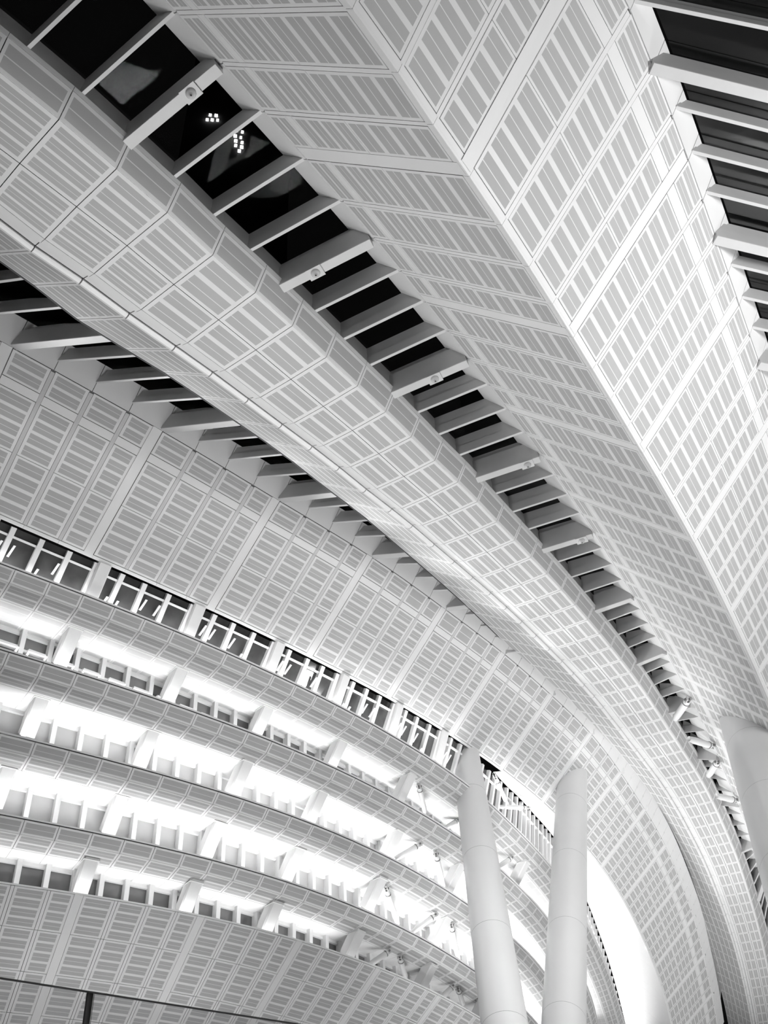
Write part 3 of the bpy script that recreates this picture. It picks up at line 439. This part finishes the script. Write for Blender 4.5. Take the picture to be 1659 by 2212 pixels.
# ------------------------------------------------------------------ lower wall
low = thing('wall_lower', ringpt('W0', 10, -2, -3), 'clad lower wall with dark stripes below the last row of windows', 'wall', kind='structure')
nw = ring_t('W0')
for i in range(nw):
    rib = (i+1-6) % 4 == 0
    e = .74 if rib else 1.; w = .05
    for rw in range(5):
        f0, f1 = -.12 if rw == 0 else 0, 0
        d0 = (.1 if rw == 0 else 0)+2.03*rw; d1 = 2.03*(rw+1)
        T0, T1 = ringpt('W0', i, -1.22*d0, -d0), ringpt('W0', i+1, -1.22*d0, -d0)
        B0, B1 = ringpt('W0', i, -1.22*d1, -d1), ringpt('W0', i+1, -1.22*d1, -d1)
        x0, x1 = (0 if (i-6) % 4 == 0 else w), (e if rib else 1-w)
        panel(low, lerp(T0, T1, x0), lerp(T0, T1, x1), lerp(B0, B1, x1), lerp(B0, B1, x0), 4, .035, .2, .14)
        if rib:
            dd = (T0-EYE).normalized()*-.05
            panel(low, lerp(T0, T1, e)+dd, lerp(T0, T1, .995)+dd, lerp(B0, B1, .995)+dd, lerp(B0, B1, e)+dd, 0, 0, th=.2, name='rib_strip', mats=PLAIN)
        else:
            panel(low, lerp(T0, T1, 1-w), lerp(T0, T1, 1+w), lerp(B0, B1, 1+w), lerp(B0, B1, 1-w), 0, .04, name='joint_strip', mats=PLAIN)
mb = MB()
for i in range(nw):
    a, b = ringpt('W0', i, 0, 0), ringpt('W0', i+1, 0, 0); c, d = ringpt('W0', i+1, -.4, 0), ringpt('W0', i, -.4, 0)
    mb.quad(a, b, c, d); mb.quad(ringpt('W0', i, -.1, -.09), ringpt('W0', i+1, -.1, -.09), b, a)
    mb.quad(d, c, ringpt('W0', i+1, -1.6, -.9), ringpt('W0', i, -1.6, -.9))
    mb.quad(ringpt('W0', i, -1.6, -.9), ringpt('W0', i+1, -1.6, -.9), ringpt('W0', i+1, -7, -.9), ringpt('W0', i, -7, -.9))
mb.build('coping', PLAIN, low)
mb = MB()
for i in range(nw):
    e = 10.15
    mb.quad(ringpt('W0', i, -.2, -.05), ringpt('W0', i+1, -.2, -.05), ringpt('W0', i+1, -1.22*e-.2, -e), ringpt('W0', i, -1.22*e-.2, -e))
mb.build('backing', GREYB, low)
mb = MB()
for i in range(nw):
    z = RING['W0'][0]; e = 10.15
    mb.quad(ringpt('W0', i, -1.22*e, -e), ringpt('W0', i+1, -1.22*e, -e), ringpt('W0', i+1, -1.22*e, -z), ringpt('W0', i, -1.22*e, -z))
mb.build('plinth', PLAIN, low)

# ------------------------------------------------------------------ window walls
STEP = .8625
def bar(name, a, b, wside, wn, parent, m=FRAME, side=None):
    d = (b-a).normalized(); s = side or d.cross(V((0, 0, 1))).normalized(); n = s.cross(d).normalized()
    mb = MB(); mb.box(a, b, s.normalized()*wside, n*wn); return mb.build(name, m, parent)
WINMAT = {'B1': DIMWIN, 'B2': GREYWIN, 'B3': GREYWIN, 'B4': DIMWIN}
PHASE = {'B1': .0, 'B2': .2, 'B3': .4, 'B4': .1}
for li, k in enumerate(LV):
    kn = NXT[k]; n = ring_t(k)
    win = tag(thing('window_%d' % (li+2), ringpt(k, 10, WOFF[k], -3), '', None, kind='structure'),
              'row of tall panes with white mullions under the %s balcony' % ORD[li])
    zb = RING[kn][0]-.9-RING[k][0]
    t = PHASE[k]; prev = None
    top = -1.3
    while t < n:
        a, b = ringpt(k, t, WOFF[k]+.3, zb), ringpt(k, t, WOFF[k]+.3, top)
        tt = (ringpt(k, t+.3, 0, 0)-ringpt(k, t-.3, 0, 0)).normalized()
        bar('mullion', a, b, .19, .32, win, side=tt)
        if prev is not None:
            A, B, C, D = ringpt(k, prev, WOFF[k], zb), ringpt(k, t, WOFF[k], zb), ringpt(k, t, WOFF[k], top-.25), ringpt(k, prev, WOFF[k], top-.25)
            pn = panel(win, A, B, C, D, 0, .04, th=.05, name='window_pane', mats=WINMAT[k])
            bar('head_frame', ringpt(k, prev, WOFF[k]+.12, top-.14), ringpt(k, t, WOFF[k]+.12, top-.14), .14, .14, win)
            if k == 'B1':
                m0 = ringpt(k, prev+.12, WOFF[k]+.1, top-1.6); m1 = ringpt(k, t-.12, WOFF[k]+.1, top-1.6)
                bar('transom', m0, m1, .1, .12, pn)
                bar('vent_sash', ringpt(k, prev+.14, WOFF[k]+.2, top-3.0), ringpt(k, prev+.2, WOFF[k]+.9, top-1.9), .09, .09, pn)
                bar('vent_sash', ringpt(k, t-.2, WOFF[k]+.2, top-3.0), ringpt(k, t-.14, WOFF[k]+.9, top-1.9), .09, .09, pn)
                bar('vent_sash', ringpt(k, prev+.18, WOFF[k]+.9, top-1.95), ringpt(k, t-.16, WOFF[k]+.9, top-1.95), .1, .1, pn)
        prev = t; t += STEP
# raked row between the topmost balcony and the upper wall
def utop(t):
    p = ringpt('B1', t, 0, 0); best = min(range(NU), key=lambda q: (UR[q].x-p.x)**2+(UR[q].y-p.y)**2)
    j = min(max(best, 1), NU-2); bq, bd = best, 1e9
    for e in range(-10, 11):
        x = at(UR, j+e*.1); tt = ringpt('B1', t+.5, 0, 0)-ringpt('B1', t-.5, 0, 0)
        dd = abs((x-p).dot(tt))
        if dd < bd: bd, bq = dd, j+e*.1
    return at(UR, bq), bq
win = tag(thing('window_1', ringpt('B1', 10, -3, 1), '', None, kind='structure'), 'raked row of dark vent windows between the top balcony and the upper wall')
t = .2; prev = None; j = 0; PT0 = 2.5+4
while t < ring_t('B1')-1:
    tp, bq = utop(t); base = ringpt('B1', t, -4.2, -.7)
    nn = ringpt('B1', t, 1, 0)-ringpt('B1', t, 0, 0)
    far = bq/4.-2 > 4.8
    tp = tp-nn*.25
    tt = (ringpt('B1', t+.3, 0, 0)-ringpt('B1', t-.3, 0, 0)).normalized()
    ph = ((t-PT0) % 3.45)
    bar('mullion', base, tp, .21, .22, win, side=tt)
    if prev:
        b0, t0 = prev
        up = (tp-base).normalized()
        back = (tt.cross(up)).normalized()
        if back.dot(EYE-base) > 0: back = -back
        pn = panel(win, b0+back*.18, base+back*.18, tp+back*.18, t0+back*.18, 0, .02, th=.05, name='window_pane', mats=BLACKWIN)
        for f_, w_ in ((.38, .13), (.88, .09)):
            mb = MB(); mb.box(lerp(b0, t0, f_), lerp(base, tp, f_), up*w_, back*.12); mb.build('transom', FRAME, pn)
        for sgn in ((0, 1) if t < 27 and j % 4 in (0, 2) else (0,) if t < 27 and j % 4 == 1 else ()):
            x = lerp(lerp(b0, base, .2+.56*sgn), lerp(t0, tp, .2+.56*sgn), .62 if (j+sgn) % 3 else .45)
            mb = MB(); mb.box(x, x+up*1.0+tt*.12-back*.25, tt*.09, back*.06); mb.build('window_stay', FRAME, pn)
    prev = (base, tp); t += STEP; j += 1

# ------------------------------------------------------------------ raking pillars
def pillar(a, b, w, d, label, group, ztop=None):
    """a top, b lower end"""
    dr = (b-a).normalized(); side = dr.cross(V((0, 0, 1))).normalized(); n = side.cross(dr).normalized()
    root = thing('raking_pillar', b, label, 'pillar', group)
    mb = MB(); c = .1
    prof = [(-w, -d+c), (-w+c, -d), (w-c, -d), (w, -d+c), (w, d-c), (w-c, d), (-w+c, d), (-w, d-c)]
    mb.extrude(a, b, side, n, prof); mb.build('shaft', FRAME, root)
    if ztop is None: return
    a = a+(b-a)*((ztop-a.z)/(b.z-a.z))
    mb = MB(); mb.box(a+V((0, 0, -.05)), a+V((0, 0, .0)), side*(w+.06), V((side.y, -side.x, 0))*(d+.2)); mb.build('head_plate', FRAME, root)
ORDN = ['first', 'second', 'third', 'fourth', 'fifth', 'sixth', 'seventh', 'eighth']
for li, k in enumerate(LV):
    for j, p in enumerate(PILLAR[k]):
        a, b = V(p[:3]), V(p[3:]); d = b-a; a = a-d*.2
        pillar(a, b, .58, .5, '%s white raking pillar from the left under the %s balcony' % (ORDN[j].capitalize(), ORD[li]), 'raking pillars under the %s balcony' % ORD[li], RING[k][0]-1.3)
j = 0
for kk in range(-1, 6):
    t = PT0+3.45*kk
    if t < 3: continue
    tp, bq = utop(t); base = ringpt('B1', t, -4.0, -.8); nn = ringpt('B1', t, 1, 0)-ringpt('B1', t, 0, 0)
    pillar(tp-nn*.15+V((0, 0, .1)), base, .55, .5, '%s broad white pillar from the left in the raked window row above the balconies' % ORDN[j].capitalize(), 'pillars in the top window row')
    j += 1

# ------------------------------------------------------------------ columns
CLAB = ['White leaning column left of the middle, joining the lower edge of the upper wall',
        'White column right of the middle, its top cutting into the upper wall',
        'Broad white column at the right edge, meeting the folded beam']
for ci, (a, ra, b, rb) in enumerate(COLUMN):
    a, b = V(a), V(b); d = (a-b); t0 = -(b.z)/d.z
    base = b+d*t0; top = a+d.normalized()*(.6, 2.2, 2.6)[ci]
    root = thing('column', base, CLAB[ci], 'column', 'leaning columns')
    nseg = 7; Ltot = (top-base).length
    rad = lambda s: rb+(ra-rb)*((s-(b-base).length)/(a-b).length)
    for j in range(nseg):
        s0, s1 = Ltot*j/nseg, Ltot*(j+1)/nseg
        P = []; Rr = []
        for q in range(5):
            s = lerp(s0+.012, s1-.012, q/4); P.append(base+(top-base).normalized()*s); Rr.append(max(.4, rad(s)))
        mb = MB(); mb.tube(P, Rr, 48, cap=False); mb.build('shaft_segment', COLM, root, True)
    mb = MB(); P = [base+(top-base).normalized()*(Ltot*x) for x in (.001, .25, .5, .75, .97)]
    mb.tube(P, [max(.3, rad((p-base).length)-.03) for p in P], 32); mb.build('core', PIN, root, True)

# ------------------------------------------------------------------ pinned tube struts
cnt = {}
PLACE = {'B1': 'under the topmost balcony', 'B2': 'under the second balcony', 'B3': 'under the third balcony', 'B4': 'under the lowest balcony',
         'U': 'in the top window row by the left column', 'S': 'at the far end of the central skylight'}
for k, a, b in STRUT:
    cnt[k] = cnt.get(k, 0)+1
    a, b = V(a), V(b)
    root = thing('tube_strut', b, '%s white tube strut from the left %s' % (ORDN[cnt[k]-1].capitalize(), PLACE[k]), 'strut', 'pinned struts '+PLACE[k])
    rr = .26 if k != 'S' else .42
    d = b-a; L = d.length
    if k not in ('S',): b = b+d.normalized()*.6; d = b-a; L = d.length
    P = [lerp(a, b, x) for x in (.12, .2, .26, .5, .8, 1.)]
    mb = MB(); mb.tube(P, [rr*.7, rr, rr, rr, rr, rr*.8], 14); mb.build('tube', FRAME, root, True)
    dn = d.normalized(); s = dn.cross(V((0, 0, 1))).normalized(); n = s.cross(dn)
    for sg in (-1, 1):
        mb = MB(); mb.box(lerp(a, b, -.01)+s*sg*rr*.55, lerp(a, b, .2)+s*sg*rr*.55, s*rr*.14, n*rr*.6); fk = mb.build('fork_plate', STEEL, root)
    mb = MB(); c = lerp(a, b, .08); mb.tube([c-s*rr*1.0, c+s*rr*1.0], rr*.38, 10); mb.build('pin', PIN, fk)
    mb = MB(); mb.tube([lerp(a, b, .21), lerp(a, b, .235)], rr*1.12, 14); mb.build('collar', PIN, root)

# ------------------------------------------------------------------ glass balustrade on a raised walkway, near left
H = [V(p) for p in HANDRAIL]; PO = V(POST)
d0 = (H[-1]-H[0]).normalized(); nrm = V((d0.y, -d0.x, 0))
if nrm.dot(EYE-H[0]) < 0: nrm = -nrm
ha = H[0]-d0*4; hb = H[-1]+d0*5
mid = lambda p, dz: V((p.x, p.y, p.z+dz))
walk = thing('walkway', V((H[1].x, H[1].y, 0))-nrm*1.5, 'raised walkway slab carrying the glass balustrade', 'walkway')
mb = MB(); mb.box(mid(ha, -1.45)-nrm*1.4, mid(hb, -1.45)-nrm*1.4, nrm*1.5, V((0, 0, .2))); mb.build('deck', STONE, walk)
for x in (.2, .8):
    p = lerp(ha, hb, x)-nrm*1.4; mb = MB(); mb.box(V((p.x, p.y, 0)), V((p.x, p.y, ha.z-1.6)), d0*.25, nrm*.25); mb.build('support', PLAIN, walk)
gb = thing('glass_balustrade', mid(H[1], -1.25), 'clear frameless glass balustrade with dark top edge at the bottom left', 'balustrade')
for s0, e0 in ((ha, PO-d0*.02), (PO+d0*.02, hb)):
    mb = MB(); mb.box(mid((s0+e0)/2, -1.22), mid((s0+e0)/2, -.012), d0*((e0-s0).length/2-.01), nrm*.008); mb.build('glass_sheet', CLEAR, gb)
mb = MB(); mb.box(ha, hb, nrm*.01, V((0, 0, .006))); mb.build('top_edge', EDGE, gb)
mb = MB(); mb.box(mid(PO, -1.25)-nrm*.04, mid(PO, -.005)-nrm*.04, d0*.03, nrm*.012); mb.build('post', EDGE, gb)

# ------------------------------------------------------------------ added towers; glowing panes stand in for reflections in the roof glass
def tower(c, wd, label, spots):
    c = V(c); hd = V((c.x, c.y, 0)).normalized(); sd = V((hd.y, -hd.x, 0))
    root = thing('tower', V((c.x, c.y, 0))+hd*14, label, 'tower')
    mb = MB(); p = V((c.x, c.y, 0))+hd*14.2; mb.box(p, p+V((0, 0, c.z+60)), sd*wd, hd*14); mb.build('tower_wall', NIGHT, root)
    for (x, y, w, h) in spots:
        q = c+sd*x+V((0, 0, y)); mb = MB(); mb.box(q-sd*w*.36, q+sd*w*.36, hd*.25, V((0, 0, h*.38))); mb.build('glow_pane', LIT, root)
sp = [(-2.2, 5, 1.3, 1.6), (-.4, 5.2, 1.2, 1.5), (1.4, 4.8, 1., 1.3), (-2.4, 2, 1.2, 1.4), (-.6, 1.6, 1.3, 1.6), (1.1, 1.2, .9, 1.2), (-.3, -1.4, 1.3, 1.6), (1.6, -1.8, 1.1, 1.3), (-.2, -4.2, 1.1, 1.4), (1.6, -4.6, 1.3, 1.6), (1.0, -7.2, 1.2, 1.4)]
sp2 = [(-9.5, 9, 1.1, 1.3), (-8., 9.4, 1.2, 1.4), (-6.4, 9.8, 1., 1.2), (-8.8, 12.3, 1.1, 1.3), (-7, 12.6, 1.3, 1.5)]
tower(TOWER[0], 16, 'added dark tower beyond the roof glass, glowing panes standing in for reflections', sp+sp2)
tower(TOWER[2], 12, 'added distant dark tower, two glowing panes standing in for reflections low in the skylight', [(-.6, 0, 1.1, 2.2), (1.4, .5, 1.1, 2.2)])

# ------------------------------------------------------------------ cove lamps behind the parapets
UPPER = {'B2': 'B1', 'B3': 'B2', 'B4': 'B3', 'W0': 'B4'}
POWER = {'B1': 130, 'B2': 62, 'B3': 100, 'B4': 100, 'W0': 52}
def cove(p, t_, e, spread):
    l = bpy.data.lights.new('cove_lamp', 'AREA'); l.shape = 'RECTANGLE'; l.size = 4.6; l.size_y = .5; l.spread = math.radians(spread); l.energy = e
    o = bpy.data.objects.new('cove_lamp', l); COL.objects.link(o)
    mx = Matrix((t_, V((0, 0, -1)).cross(t_), V((0, 0, -1)))).transposed().to_4x4(); mx.translation = p; o.matrix_world = mx
for k in LV+['W0']:
    ku = UPPER.get(k, 'B1'); off = WOFF[ku]+1.4 if k != 'B1' else -2.4
    zz = RING[k][0]-.35-RING[ku][0]
    t = 1.5
    while t < min(ring_t(ku), ring_t(k))-1:
        n_, t_ = norm2([V((p.x, p.y, 0)) for p in RING[ku][1]], t)
        far_ = k == 'B1' and t > 36
        cove(ringpt(ku, t, off, zz), t_, POWER[k]*(2. if far_ else .35 if k == 'W0' and t > 17 else 1), (150 if far_ else 70) if k == 'B1' else 72)
        t += 2.0

# added lights on the topmost parapet, brightening the arched beam's left face
for j in range(24):
    t = 2.+3.45*j
    if t > 56: break
    a = ringpt('B1', t, .1, .25); o_ = ringpt('B1', t, 30., 13.5)
    l = area('parapet_fill', a, o_, 130, 1.2, math.radians(44), .5)

# added unseen lights that brighten the lower wall
for t in (5, 10.5, 16, 21.5, 27):
    a = ringpt('W0', t, 14, 2.-RING['W0'][0]); o_ = ringpt('W0', t, -5, -4.)
    area('wall_fill', a, o_, 330, 3, math.radians(62))
